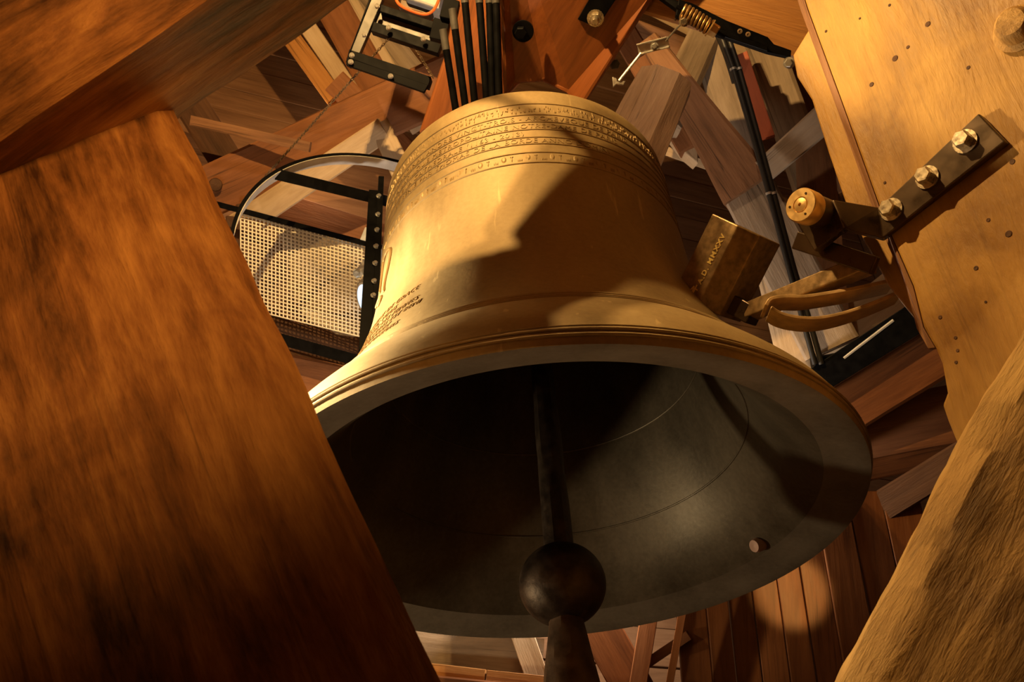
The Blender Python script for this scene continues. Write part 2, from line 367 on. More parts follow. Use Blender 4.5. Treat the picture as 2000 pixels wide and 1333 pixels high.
# ================================================================== the setting: floor, walls, ceiling
E1 = Vector((0.921, 0.390, 0)); E2 = Vector((-0.390, 0.921, 0)); UP = Vector((0, 0, 1))
C0 = Vector((0, 0, 0))
def slab(name, c, half, mat, parent=None, axes=(E1, E2, UP), grain=None, kind=None, bevel=0):
    V = [c + axes[0] * sx * half[0] + axes[1] * sy * half[1] + axes[2] * sz * half[2] for sx in (-1, 1) for sy in (-1, 1) for sz in (-1, 1)]
    Fc = [(0, 1, 3, 2), (4, 6, 7, 5), (0, 4, 5, 1), (2, 3, 7, 6), (0, 2, 6, 4), (1, 5, 7, 3)]
    mw = frame(c, grain or E1, axes[1] if (grain or E1) is not axes[1] else axes[0])
    o = mesh(name, V, Fc, mat, parent, mw, bevel=bevel)
    if kind: o['kind'] = kind
    return o
BW, FW, LW, RW, TOP = 2.35, -4.6, -4.4, 4.6, 11.0
floor = slab('floor', Vector((0, 0, -0.05)) + E2 * (BW + FW) / 2 + E1 * (LW + RW) / 2, ((RW - LW) / 2 + .2, (BW - FW) / 2 + .2, .05), FLOORM, kind='structure', grain=E2)
ceil_ = slab('ceiling', Vector((0, 0, TOP + .05)) + E2 * (BW + FW) / 2 + E1 * (LW + RW) / 2, ((RW - LW) / 2 + .2, (BW - FW) / 2 + .2, .05), W_DARK, kind='structure')
wall_b = slab('wall_back', E2 * (BW + .10) + E1 * (LW + RW) / 2 + UP * TOP / 2, ((RW - LW) / 2, .05, TOP / 2), W_DARK, kind='structure')
wall_l = slab('wall_left', E1 * (LW - .05) + E2 * (BW + FW) / 2 + UP * TOP / 2, (.05, (BW - FW) / 2, TOP / 2), W_DARK, kind='structure', grain=E2)
wall_r = slab('wall_right', E1 * (RW + .05) + E2 * (BW + FW) / 2 + UP * TOP / 2, (.05, (BW - FW) / 2, TOP / 2), W_DARK, kind='structure', grain=E2)
wall_f = slab('wall_front', E2 * (FW - .05) + E1 * (LW + RW) / 2 + UP * TOP / 2, ((RW - LW) / 2, .05, TOP / 2), W_DARK, kind='structure')
z = 2.6
k = 0
while z < TOP:
    h = random.choice((.24, .28, .31, .26))
    slab('board', E2 * (BW + random.uniform(-.012, .012)) + E1 * (LW + RW) / 2 + UP * (z + h / 2), ((RW - LW) / 2 - .01, .025, h / 2 - .004), W_BOARD, wall_b, bevel=.004)
    z += h

# ================================================================== the bell
ZK = [0.04, .12, .22, .33, .5, .7, .9, 1.1, 1.3, 1.478]
RK = [1.0107, .9742, .8990, .8021, .7092, .6438, .6125, .5995, .5910, .5861]
_m = np.gradient(np.array(RK), np.array(ZK))
def bell_r(z):
    if z <= 0.04: return 1.0 + .0107 * z / .04
    if z >= ZK[-1]: return RK[-1]
    i = max(0, min(len(ZK) - 2, int(np.searchsorted(ZK, z)) - 1)); h = ZK[i + 1] - ZK[i]; t = (z - ZK[i]) / h
    return (2 * t ** 3 - 3 * t ** 2 + 1) * RK[i] + (t ** 3 - 2 * t ** 2 + t) * h * _m[i] + (-2 * t ** 3 + 3 * t ** 2) * RK[i + 1] + (t ** 3 - t ** 2) * h * _m[i + 1]
SH_A, SH_B = .0936, .0982
out = [(1.0, 0.0)] + [(float(bell_r(z)), z) for z in np.linspace(.012, 1.478, 72)]
for t in np.linspace(0, math.pi / 2, 10)[1:]: out.append((RK[-1] - SH_A + SH_A * math.cos(t), 1.478 + SH_B * math.sin(t)))
out += [(.40, 1.585), (.32, 1.592), (.30, 1.61), (.18, 1.62), (0.0, 1.62)]
inn = [(0.0, 1.50), (.25, 1.50), (.42, 1.46), (.495, 1.38), (.515, 1.25), (.53, 1.0), (.555, .75), (.60, .52), (.665, .34), (.742, .19), (.81, .10), (.867, .045)]
_iz = [p for p in inn]
def smooth_prof(P, n=5):
    Q = spline([Vector((a, b, 0)) for a, b in P], n); return [(max(0, q.x), q.y) for q in Q]
inn_s = smooth_prof(inn[1:], 5); inn_s = [(0.0, 1.50)] + inn_s
lipb = [(.867, .045), (.90, .036), (.95, .016), (.985, .002), (1.0, 0.0)]
BELLM = Matrix.Translation((0, 0, Z0))
bell = empty('bell', Vector((0, 0, Z0)), 'huge golden bronze church bell hanging in the middle with raised inscriptions', 'bell')
prof = [(r, z) for r, z in out[::-1]]
lathe('bell_body', prof, BRZ, bell, 160, BELLM)
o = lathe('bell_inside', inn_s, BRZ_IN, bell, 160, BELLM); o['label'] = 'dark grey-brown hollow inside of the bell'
# the two end fans of an open lathe are removed so that the bell stays hollow
def drop_ngons(o):
    bm = bmesh.new(); bm.from_mesh(o.data)
    bmesh.ops.delete(bm, geom=[f for f in bm.faces if len(f.verts) > 8], context='FACES_ONLY'); bm.to_mesh(o.data); bm.free()
drop_ngons(o); drop_ngons(bell.children[0])
bm = bmesh.new(); bm.from_mesh(o.data); bmesh.ops.reverse_faces(bm, faces=bm.faces); bm.to_mesh(o.data); bm.free()
o = lathe('bell_lip', lipb, BRZ_LIP, bell, 160, BELLM); drop_ngons(o); o['label'] = 'grey machined underside of the bell lip'
def ring(name, z, r, off=0.0, mat=BRZ):
    pts = [(bell_r(z) + off + r * math.cos(t), z + r * math.sin(t)) for t in np.linspace(0, 2 * math.pi, 9)[:-1]]
    return lathe(name, pts, mat, bell, 160, BELLM, closed=True)
for zz, rr in ((.026, .005), (.041, .004), (.056, .003)): ring('lip_moulding', zz, rr)
for zz, rr in ((.296, .0035), (.309, .006), (.325, .008), (.342, .004)): ring('waist_moulding', zz, rr)
for zz in (1.437, 1.372, 1.330, 1.287, 1.243, 1.205, 1.158, 1.103): ring('band_moulding', zz, .0035)
ring('inner_ring', .0, .0, 0) if False else None
def inner_r(z):
    P = inn_s
    for (r0, z0), (r1, z1) in zip(P, P[1:]):
        if z1 <= z <= z0: return r0 + (r1 - r0) * (z0 - z) / max(1e-6, z0 - z1)
    return .867
for zz in (.30, .62):
    pts = [(inner_r(zz) + .004 * math.cos(t), zz + .004 * math.sin(t)) for t in np.linspace(0, 2 * math.pi, 7)[:-1]]
    lathe('inner_ridge', pts, BRZ_IN, bell, 160, BELLM, closed=True)
def bell_hit(x, y, inside=False):
    r = ray(x, y); s = 1.2
    f = lambda s: (lambda p: math.hypot(p.x, p.y) - (bell_r(p.z - Z0) if 0 <= p.z - Z0 <= 1.478 else 0))(CAM + r * s)
    while s < 5:
        p = CAM + r * s
        if 0 <= p.z - Z0 <= 1.478 and f(s) <= 0: break
        s += .004
    p = CAM + r * s; return math.atan2(p.y, p.x), p.z - Z0, p
# wrapped lettering: text laid on the bell wall
def bell_text(name, body, size, z, ang, align, mat, depth=.004, slant=0, parent=None, spacing=1.0, bold=0.0):
    cu = bpy.data.curves.new('t', 'FONT'); cu.body = body; cu.size = size; cu.align_x = align; cu.extrude = depth; cu.shear = slant
    cu.space_character = spacing; cu.resolution_u = 3; cu.offset = bold
    tmp = bpy.data.objects.new('t', cu); COL.objects.link(tmp)
    bpy.context.view_layer.update()
    me = bpy.data.meshes.new_from_object(tmp.evaluated_get(bpy.context.evaluated_depsgraph_get()))
    bpy.data.objects.remove(tmp); bpy.data.curves.remove(cu)
    R0 = bell_r(z)
    for v in me.vertices:
        a = ang + v.co.x / R0; zz = z + v.co.y * .97; rr = bell_r(zz) + v.co.z
        v.co = Vector((rr * math.cos(a), rr * math.sin(a), zz + Z0))
    me.name = name; me.materials.append(mat)
    o = bpy.data.objects.new(name, me); link(o, None, parent or bell); return o
lines = ["SON EMINENCE LE CARDINAL ANDRE VINGT-TROIS - ARCHEVEQUE DE PARIS", "EN LA BASILIQUE METROPOLITAINE NOTRE-DAME DE PARIS", "JUBILE DE LA CATHEDRALE (1163 - 2013)", "ET BENIE PAR THOMAS DE LA BORDE ANNO DOMINI"]
ends = [(1215, 247), (1200, 262), (1024, 268), (1190, 295)]
for body, (ex, ey), zz in zip(lines, ends, (1.338, 1.295, 1.252, 1.213)):
    a, _, _ = bell_hit(ex, ey)
    bell_text('inscription', body, .034, zz, a, 'RIGHT', BRZ_TXT, .0022, 0, None, 1.15)
hand = [("JE VOUS SALUE MARIE PLEINE DE GRACE", (820, 556)), ("LE SEIGNEUR EST AVEC VOUS", (778, 594)), ("VOUS ETES BENIE ENTRE TOUTES LES FEMMES", (818, 579)), ("LE FRUIT DE VOS ENTRAILLES EST BENI", (821, 589)), ("SAINTE MARIE MERE DE DIEU PRIEZ", (762, 632)), ("POUR NOUS PECHEURS", (772, 638))]
a0, z0_, _ = bell_hit(820, 560)
for i, (body, (ex, ey)) in enumerate(hand):
    a, zz, _ = bell_hit(ex, ey)
    bell_text('raised_verse', body, .033, z0_ - .012 - i * .034, a, 'RIGHT', BRZ_SHADE, .0020, 0.25, None, 1.08)
# friezes: a run of small raised ornaments, one mesh each
def frieze(name, zc, h, n, kind):
    V = []; Fc = []
    for k in range(n):
        a0 = 2 * math.pi * k / n
        rnd = random.Random(k * 13 + kind)
        shapes = []
        if kind == 0:
            for _ in range(3): shapes.append((rnd.uniform(-.4, .4), rnd.uniform(-.35, .35), rnd.uniform(.14, .26), rnd.uniform(.12, .24)))
        else:
            if k % 3 == 0: shapes = [(0, .05, .42, .40), (-.1, .0, .2, .2)]
            elif k % 3 == 1: shapes = [(0, 0, .10, .42), (.0, .25, .28, .1)]
            else: shapes = [(-.3, -.25, .06, .2), (-.1, -.22, .06, .24), (.1, -.25, .06, .2), (.3, -.22, .06, .24)]
        for (cx, cz, sx, sz) in shapes:
            b = len(V); m = 8; dA = 2 * math.pi / n
            for lvl, s in ((0.0, 1.0), (.0030, .55)):
                for j in range(m):
                    t = 2 * math.pi * j / m
                    aa = a0 + (cx + sx * s * math.cos(t)) * dA * .5 * 1.6; zz = zc + (cz + sz * s * math.sin(t)) * h
                    rr = bell_r(zz) + lvl; V.append(Vector((rr * math.cos(aa), rr * math.sin(aa), zz + Z0)))
            Fc += [(b + j, b + (j + 1) % m, b + m + (j + 1) % m, b + m + j) for j in range(m)] + [tuple(b + m + j for j in range(m))]
    o = mesh(name, V, Fc, BRZ_TXT, bell); o['kind'] = 'stuff'; return o
frieze('ornament_frieze', 1.405, .050, 210, 0)
frieze('ornament_frieze', 1.131, .042, 132, 1)
# relief emblem on the left flank
a1, z1, _ = bell_hit(752, 540)
V = []; Fc = []
for pts in ([(-.05, .11), (-.02, .13), (.02, .12), (.05, .09), (.045, .03), (.03, -.05), (.045, -.11)], [(-.05, .11), (-.06, .06), (-.05, 0), (-.03, -.06)], [(-.05, -.12), (-.01, -.10), (.03, -.13), (.0, -.15)]):
    P = spline([Vector((x, y, 0)) for x, y in pts], 4); path = []
    for q in P:
        aa = a1 + q.x / .68; zz = z1 + q.y; rr = bell_r(zz) + .002; path.append(Vector((rr * math.cos(aa), rr * math.sin(aa), zz + Z0)))
    v, f = tube_geo(path, .006, 6); b = len(V); V += v; Fc += [tuple(b + i for i in ff) for ff in f]
mesh('relief_emblem', V, Fc, BRZ_SHADE, bell, smooth=True)
# strike plug inside
def inner_hit(x, y):
    r = ray(x, y); s = 4.2
    while s > 2:
        p = CAM + r * s; z = p.z - Z0
        if 0.045 < z < 1.45 and math.hypot(p.x, p.y) < inner_r(z): return p
        s -= .003
    return CAM + r * 3.5
P = inner_hit(1484, 1064); nn = (Vector((0, 0, P.z)) - P).normalized() * .9 + Vector((0, 0, -.35)); nn.normalize()
mwp = frame(P - nn * .01, nn, UP)
o = lathe('plug', [(.0, 0), (.024, 0), (.026, .03), (.022, .042), (.0, .044)], COPPER, bell, 20, mwp); o['label'] = 'pale copper round plug inside the bell'
# crown of the bell
o = lathe('crown_boss', [(.20, 1.60), (.19, 1.66), (.12, 1.70), (.10, 1.80), (.0, 1.80)], IRON, bell, 32, BELLM)

# ------------------------------------------------------------------ clapper
clap = empty('clapper', Vector((0, 0, Z0 - .6)), 'dark forged iron clapper with a round ball hanging inside the bell', 'clapper')
def oct_rod(name, secs, mat, parent, tw=.3, rough=.004):
    V = []; Fc = []; n = 16
    for i, (z, w, t) in enumerate(secs):
        for k in range(n):
            a = 2 * math.pi * (k + .5) / n; c, s_ = math.cos(a + tw), math.sin(a + tw)
            kx = (round(abs(math.cos((k // 2) * math.pi / 4)), 2))
            q = 8; an = math.pi / 4 * round(a / (math.pi / 4)); rr = 1 / max(.72, math.cos(a - an))
            d = noise.noise(Vector((c * 2, s_ * 2, z * 7))) * rough
            V.append(Vector(((w / 2 * rr + d) * c * .96, (t / 2 * rr + d) * s_ * .96, z + Z0)))
    m = len(secs)
    for i in range(m - 1):
        for k in range(n): Fc.append((i * n + k, i * n + (k + 1) % n, (i + 1) * n + (k + 1) % n, (i + 1) * n + k))
    Fc.append(tuple(range(n))); Fc.append(tuple((m - 1) * n + k for k in range(n)))
    o = mesh(name, V, Fc, mat, parent, smooth=True); o.data.set_sharp_from_angle(angle=math.radians(24)); return o
zs = np.linspace(1.48, -.10, 26)
oct_rod('shaft', [(z, .062 + .040 * (1.48 - z) / 1.58, .062 + .040 * (1.48 - z) / 1.58) for z in zs], IRON, clap)
ballp = []
for t in np.linspace(-math.pi / 2, math.pi / 2, 26): ballp.append((.138 * math.cos(t) if abs(t) < 1.56 else 0, -.192 + .132 * math.sin(t)))
lathe('ball', ballp, IRON, clap, 48, BELLM)
zs = np.linspace(-.285, -.80, 16)
oct_rod('tail', [(z, .112 + .10 * max(0, (-.32 - z)) / .3, .112 + .10 * max(0, (-.32 - z)) / .3) for z in zs], RUSTY, clap)

# ================================================================== foreground timbers
# upper left cross beam (horizontal, its dark soffit seen from below)
f0, f1 = px(0, 251, 1.45), px(395, 0, 1.50); b0, b1 = px(350, 240, 1.85), px(680, 0, 1.90)
ax = ((f1 - f0).normalized() + (b1 - b0).normalized()).normalized()
wv = (b0 + b1) / 2 - (f0 + f1) / 2; wv -= ax * wv.dot(ax); BWD = wv.length
yv = ax.cross(wv).normalized(); yv = yv if yv.dot(UP) > 0 else -yv
mid = (f0 + f1 + b0 + b1) / 4 + yv * .22
V, Fc, mw = beam_geo(mid - ax * 2.2, mid + ax * 1.6, BWD, BWD, .44, .44, wv.normalized(), .022, .10, 110, 2.2, 5, 14)
o = mesh('cross_beam', V, Fc, W_POST, None, mw, smooth=True); o.data.set_sharp_from_angle(angle=math.radians(32))
tag(o, 'orange-brown horizontal timber crossing the upper left corner above the big post', 'beam')
# left leaning post
o = beam('leaning_post', (-118, 233, 1.86), (250, 1564, 1.25), (760, 1150), .40, W_POST, 'massive orange-brown worn timber post leaning across the whole left side', 'post', rough=.022, ch=.10, seg=120, ext=(.12, 1.4), freq=2.2, sub=16)
# right golden beam: front plank and stepped plank behind
PR = px(1750, 400, 2.7); NR = Vector((-.75, -.60, -.20)).normalized()
def rp(x, y, off=0.0): return on_plane(x, y, PR + NR * off, NR)
gb = empty('golden_beam', px(1900, 900, 2.7), 'broad smooth golden oak beam on the right carrying the hammer bracket', 'beam')
edge_a = [(1440, -420), (1577, 19), (1640, 190), (1717, 405), (1745, 473), (1783, 560), (1803, 640), (1826, 680), (1839, 711), (1849, 768), (1840, 792), (1850, 822), (1872, 876), (1930, 1000), (2300, 1000), (2300, -420)]
prism('front_plank', [rp(*p) for p in edge_a], .16, W_RIGHT, gb, grain=rp(1803, 640) - rp(1577, 19), bevel=.008, direction=-NR)
edge_b = [(1590, 40), (1548, 108), (1556, 150), (1585, 195), (1618, 300), (1652, 400), (1690, 478), (1735, 560), (1800, 642), (1850, 642), (1700, 40)]
prism('back_plank', [rp(x, y, -.045) for x, y in edge_b], .12, W_RIGHT, gb, grain=rp(1803, 640) - rp(1577, 19), bevel=.006, direction=-NR)
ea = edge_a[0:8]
prism('step_shade_strip', [rp(x, y, -.002) for x, y in ea] + [rp(x - 13, y + 2, -.03) for x, y in ea[::-1]], .02, W_BG, gb, grain=rp(1803, 640) - rp(1577, 19), bevel=.002, direction=-NR)  # added darker strip paints shade onto the plank's step
for x, y, r_ in ((1613, 61, 5), (1679, 36, 4), (1737, 10, 5), (1812, 47, 9), (1773, 92, 6), (1748, 114, 10), (1702, 165, 8), (1891, 132, 6), (1728, 357, 5), (1977, 316, 8), (1906, 524, 7), (1970, 457, 10), (1866, 660, 5), (1870, 685, 5), (1867, 708, 5), (1836, 620, 6), (1930, 430, 6), (1925, 590, 4)):
    m_ = frame(rp(x, y, .0008), NR, UP); rr = r_ * .0008
    o = lathe('knot_hole', [(0, .0006), (rr, .0008), (rr * 1.25, -.001)], W_DARK, gb, 10, m_)
# round peg at the top right of the beam
pg = rp(1992, 58, 0); mwp = frame(pg, NR, UP)
o = lathe('wooden_peg', [(0, 0), (.062, 0), (.066, .012), (.05, .02), (.046, .05), (.036, .06), (0, .062)], W_STRUT, gb, 24, mwp)
# right rough strut in front
o = beam('rough_strut', (1880, 1440, 1.75), (2300, 640, 2.1), (470, 470), .36, W_STRUT, 'rough hewn golden timber strut rising in the lower right corner', 'post', roll=7, rough=.032, ch=.2, seg=140, ext=(.5, .5), freq=2.6, sub=18)

# ================================================================== hammer bracket, pivot, hammer
br = empty('hammer_bracket', rp(1840, 330), 'dark bent steel bracket bolted with three hex bolts to the golden beam', 'bracket')
SO = .13
def pairs_ribbon(name, prs, thick, mat, parent, bevel=.004):
    V = []; Fc = []
    for a, b, n in prs: V += [a, b, b + n * thick, a + n * thick]
    m = len(prs)
    for i in range(m - 1):
        for k in range(4): Fc.append((i * 4 + k, i * 4 + (k + 1) % 4, (i + 1) * 4 + (k + 1) % 4, (i + 1) * 4 + k))
    Fc.append((3, 2, 1, 0)); Fc.append(tuple((m - 1) * 4 + k for k in range(4)))
    return mesh(name, V, Fc, mat, parent, bevel=bevel)
T = .03
A0, A1 = rp(1911, 221, T), rp(1963, 276, T); B0, B1 = rp(1717, 405, T), rp(1725, 465, T)
C0_, C1_ = rp(1628, 390, SO), rp(1650, 446, SO); D0, D1 = rp(1556, 434, SO), rp(1590, 491, SO)
n1 = -NR; s2 = ((C0_ - B0).normalized()); n2 = s2.cross((B1 - B0).normalized()); n2 = n2 if n2.dot(NR) < 0 else -n2
nb = (n1 + n2).normalized() * 1.08
pairs_ribbon('bent_plate', [(A0, A1, n1), (B0, B1, nb), (C0_, C1_, nb), (D0, D1, n1)], T, STEEL, br)
for bx, by in ((1886, 277), (1812, 347), (1742, 410)): bolt(br, rp(bx, by, T), NR, .025, BOLTM, .03)
pc = rp(1563, 400, SO + .10); ax_ = NR
mwp = frame(pc - NR * .20, NR, UP)
o = lathe('pivot_pin', [(0, 0), (.047, 0), (.047, .17), (0, .17)], STEEL, br, 28, mwp)
o = lathe('brass_cap', [(0, .150), (.050, .150), (.051, .155), (.051, .196), (.048, .200), (.024, .200), (.023, .196), (.0215, .196), (.0205, .200), (.008, .203), (.005, .203), (.004, .196), (0, .196)], BRASS, br, 40, mwp)
o['label'] = 'round polished brass pivot cap'
for k in range(3):
    a = 1.1 + k * 2 * math.pi / 3; q = mwp @ Vector((.035 * math.cos(a), .035 * math.sin(a), .1995))
    lathe('cap_screw', [(0, 0), (.004, 0), (.0035, .002), (0, .002)], STEEL, o, 10, frame(q, NR, UP))
# hammer head as a block with three axes found from its visible corners
hm = empty('bell_hammer', px(1480, 560, 2.95), 'dark bronzed steel hammer with gold lettering resting beside the bell skirt', 'hammer')
DH = 2.93
S = FPX / DH
def camdir(x, y, zc): return RM @ Vector((x, -y, -zc))
k_ = S / 600
u = camdir(-72 / S, 158 / S, .22 * .297 / k_); v = camdir(59 / S, 45 / S, -.70 * .174 / k_); w = camdir(81 / S, 18 / S, .68 * .188 / k_)
Bc = px(1466, 452, DH)
Ac = Bc - v
V = [Ac, Bc, Bc + w, Ac + w, Ac + u, Bc + u, Bc + w + u, Ac + w + u]
Fc = [(0, 1, 2, 3), (4, 7, 6, 5), (0, 4, 5, 1), (1, 5, 6, 2), (2, 6, 7, 3), (3, 7, 4, 0)]
mwh = frame(Bc, u, v)
head = mesh('hammer_head', V, Fc, HAMMER, hm, mwh)
bm = bmesh.new(); bm.from_mesh(head.data); bm.edges.ensure_lookup_table()
def bev(pred, off, seg):
    es = [e for e in bm.edges if pred(e)]
    bmesh.ops.bevel(bm, geom=es, offset=off, segments=seg, affect='EDGES', profile=.5)
inv = mwh.inverted(); e0, e1 = inv @ Bc, inv @ (Bc + u)
bev(lambda e: {tuple(round(c, 4) for c in e.verts[0].co), tuple(round(c, 4) for c in e.verts[1].co)} == {tuple(round(c, 4) for c in e0), tuple(round(c, 4) for c in e1)}, .055, 1)
bm.to_mesh(head.data); bm.free()
b = head.modifiers.new('bevel', 'BEVEL'); b.width = .004; b.segments = 2; b.limit_method = 'ANGLE'
# lettering on the text face (plane u, v at A)
def flat_text(name, body, size, org, xd, yd, nrm, mat, parent, extr=.0015, sp=1.0):
    cu = bpy.data.curves.new('t', 'FONT'); cu.body = body; cu.size = size; cu.extrude = extr; cu.resolution_u = 3; cu.space_character = sp; cu.offset = .0006
    tmp = bpy.data.objects.new('t', cu); COL.objects.link(tmp); bpy.context.view_layer.update()
    me = bpy.data.meshes.new_from_object(tmp.evaluated_get(bpy.context.evaluated_depsgraph_get())); bpy.data.objects.remove(tmp); bpy.data.curves.remove(cu)
    for q in me.vertices: q.co = org + xd * q.co.x + yd * q.co.y + nrm * q.co.z
    me.name = name; me.materials.append(mat); o = bpy.data.objects.new(name, me); return link(o, None, parent)
un, vn, wn = u.normalized(), v.normalized(), w.normalized()
vl = v.length
flat_text('lettering', 'A.D. MMXXV', .0255, Ac + u * .77 + vn * .088 - wn * .001, -un, -vn, -wn, GOLD, head, .0015, 1.25)
org = Ac + u * .97 + vn * .082 - wn * .001
# small founder's monogram beside the lettering
V = []; Fc = []
for pts in ([(-.012, .0), (.004, .042)], [(.004, .042), (.012, .0)], [(-.006, .014), (.022, .014)], [(.012, .0), (.012, .05)], [(.012, .0), (.034, .0)], [(.002, .036), (.024, .036)]):
    p0, p1 = [org - un * y_ * 1.0 + vn * (-.02 + x_) for x_, y_ in pts]
    vv, ff = tube_geo([p0, p1], .0024, 6); bb = len(V); V += vv; Fc += [tuple(bb + i for i in f_) for f_ in ff]
mesh('monogram', V, Fc, GOLD, head)
# arm with its square boss
h0 = Bc + u * .83 + w * .62
bs0 = h0 - vn * .01; bs1 = h0 + vn * .055
arm_end = rp(1700, 515, .02); 
tip = px(1484, 573, depth_of(bs1) - .005)
box_bar('boss', h0 - vn * .02, h0 + vn * .085, .062, .062, STEEL, hm, X=un, bevel=.004)
box_bar('arm', h0 + vn * .055, arm_end, .050, .060, HAMMER, hm, X=un, bevel=.004)
box_bar('pivot_fork', rp(1556, 470, SO - .045), rp(1710, 520, .03), .055, .035, STEEL, hm, bevel=.004)
# the two leather-like springs under the arm
def strap(name, pts, wv_, label):
    path = spline([px(*p) for p in pts], 6); V = []; Fc = []
    th = .012
    for i, p in enumerate(path):
        a = path[max(0, i - 1)]; b_ = path[min(len(path) - 1, i + 1)]; t = (b_ - a).normalized(); nrm = t.cross(wv_).normalized()
        V += [p - nrm * th / 2, p + nrm * th / 2, p + nrm * th / 2 + wv_, p - nrm * th / 2 + wv_]
    m = len(path)
    for i in range(m - 1):
        for k in range(4): Fc.append((i * 4 + k, i * 4 + (k + 1) % 4, (i + 1) * 4 + (k + 1) % 4, (i + 1) * 4 + k))
    Fc.append((3, 2, 1, 0)); Fc.append(tuple((m - 1) * 4 + k for k in range(4)))
    o = mesh(name, V, Fc, LEATHER, None, smooth=True, bevel=.003); o.data.set_sharp_from_angle(angle=math.radians(35))
    return tag(o, label, 'strap', 'return springs of the hammer')
wvs = camdir(.012, .035, .10)
strap('return_spring', [(1497, 597, 2.80), (1506, 584, 2.80), (1530, 579, 2.80), (1570, 579, 2.79), (1620, 572, 2.77), (1680, 561, 2.74), (1750, 545, 2.74)], wvs, 'upper of two curved brown leaf springs under the hammer arm')
strap('return_spring', [(1506, 600, 2.76), (1526, 612, 2.76), (1560, 620, 2.75), (1600, 621, 2.74), (1650, 611, 2.73), (1705, 592, 2.71), (1765, 566, 2.72)], wvs, 'lower of two curved brown leaf springs under the hammer arm')

# ================================================================== yoke (headstock) above the bell
yk = empty('bell_yoke', px(1060, 100, 4.2), 'varnished reddish oak headstock block carrying the bell at the top', 'headstock')
ppoly('side_block', [(818, 262, 4.35), (870, 105, 4.25), (940, -260, 4.03), (966, -260, 4.03), (985, 200, 4.30)], .45, W_YOKE, grain=((840, 240, 4.35), (905, 0, 4.2)), parent=yk, bevel=.012, direction=ray(860, 120))
ppoly('front_block', [(982, 195, 4.10), (968, -260, 3.57), (1442, -260, 3.54), (1275, 0, 3.80), (1135, 215, 4.05), (1105, 183, 4.06), (1060, 160, 4.08), (1010, 163, 4.09)], .45, W_YOKE, grain=((1150, 190, 4.05), (1275, 0, 3.80)), parent=yk, bevel=.02, direction=ray(1160, 60))
# blind bolt with washer, plate with nut
vb = (CAM - px(1020, 60, 3.9)).normalized()
fbn = (px(982, 195, 4.10) - px(974, -60, 3.80)).cross(px(1275, 0, 3.80) - px(974, -60, 3.80)).normalized(); fbn = fbn if fbn.dot(vb) > 0 else -fbn
def fb(x, y, off=0): return on_plane(x, y, px(974, -60, 3.80) + fbn * off, fbn)
lathe('washer', [(0, 0), (.045, 0), (.045, .012), (.0, .012)], BLACK, yk, 24, frame(fb(1022, 60, .002), fbn, UP))
bolt(yk, fb(1018, 62, .012), fbn, .026, BLACK, .03, False)
pl = [fb(*p, .012) for p in ((1128, 38), (1166, 54), (1202, 0), (1225, -40), (1175, -60), (1150, 0))]
prism('plate', pl, .012, BLACK, yk, bevel=.002)
bolt(yk, fb(1163, 35, .014), fbn, .026, BOLTM, .022, True)
lathe('stud', [(0, 0), (.015, 0), (.015, .06), (.012, .065), (0, .065)], BOLTM, yk, 16, frame(fb(1163, 35, .02), fbn, UP))
# suspension rods
rods = [((866, 62), (892, 216), 3.98), ((884, 22), (910, 206), 3.96), ((905, -30), (928, 200), 3.94), ((934, -30), (951, 194), 3.92), ((955, -30), (962, 190), 3.90), ((968, -30), (975, 187), 3.88)]
for (a, b_, d) in rods:
    A = px(a[0], a[1], d - .05); B = px(b_[0], b_[1] + 10, d); L = (B - A)
    tube('suspension_rod', [A, B, B + L.normalized() * .12], .0155, BLACK, yk, 14)
    tube('rod_end', [A - L.normalized() * .01, A + L.normalized() * .075], .0165, GREYST, yk, 14)
for x, y, d in ((862, 55, 3.95), (882, 14, 3.93)):
    c = px(x - 6, y - 2, d); ex_ = (px(x + 14, y + 4, d) - px(x - 14, y - 4, d))
    ppoly('strap_plate', [(x - 24, y + 18, d), (x - 14, y - 22, d), (x + 16, y - 12, d), (x + 8, y + 26, d)], .05, BLACK, parent=yk, bevel=.003)

# ================================================================== unseen blockers added above the picture, shaped to cast the bell's shadows
def mid_pt(x, y, s=.3):
    l = (Vector(LB1) + Vector(LB2)) / 2 + UP * Z0
    return l + (bell_hit(x, y)[2] - l) * s
a1_, a2_ = mid_pt(1245, 330), mid_pt(1010, 470); q1_, q2_ = mid_pt(1255, 590), mid_pt(1140, 664)
q1_ = mid_pt(1296, 580)
dr = (a1_ - a2_).normalized(); dq = (q1_ - q2_).normalized()
prism('shadow_brace', [a2_, a1_ + dr * .07, q1_ + dr * .20, q1_, q2_], .05, W_TOP, grain=dr, label='wide unseen timber added just beyond the top edge to shade the bell', cat='beam')  # added blocker, outlined from the diagonal shadow on the bell
prism('shadow_board', [mid_pt(*p) for p in ((1012, 464), (925, 492), (835, 533), (755, 615), (700, 715), (850, 714), (1000, 690), (1140, 664))], .03, W_TOP, label='broad unseen board added just beyond the top edge to shade the bell', cat='board')  # added blocker, outlined from the shadow on the lower bell wall
r1_, r2_ = mid_pt(990, 200), mid_pt(1150, 300); rd = (r2_ - r1_).normalized()
tube('shadow_rod', [r1_ - rd * .35, r2_ + rd * .12], .008, BLACK, n=10, label='thin unseen black rod added just beyond the top edge to shade the bell', cat='rod')  # added to cast the thin shadow line on the bell

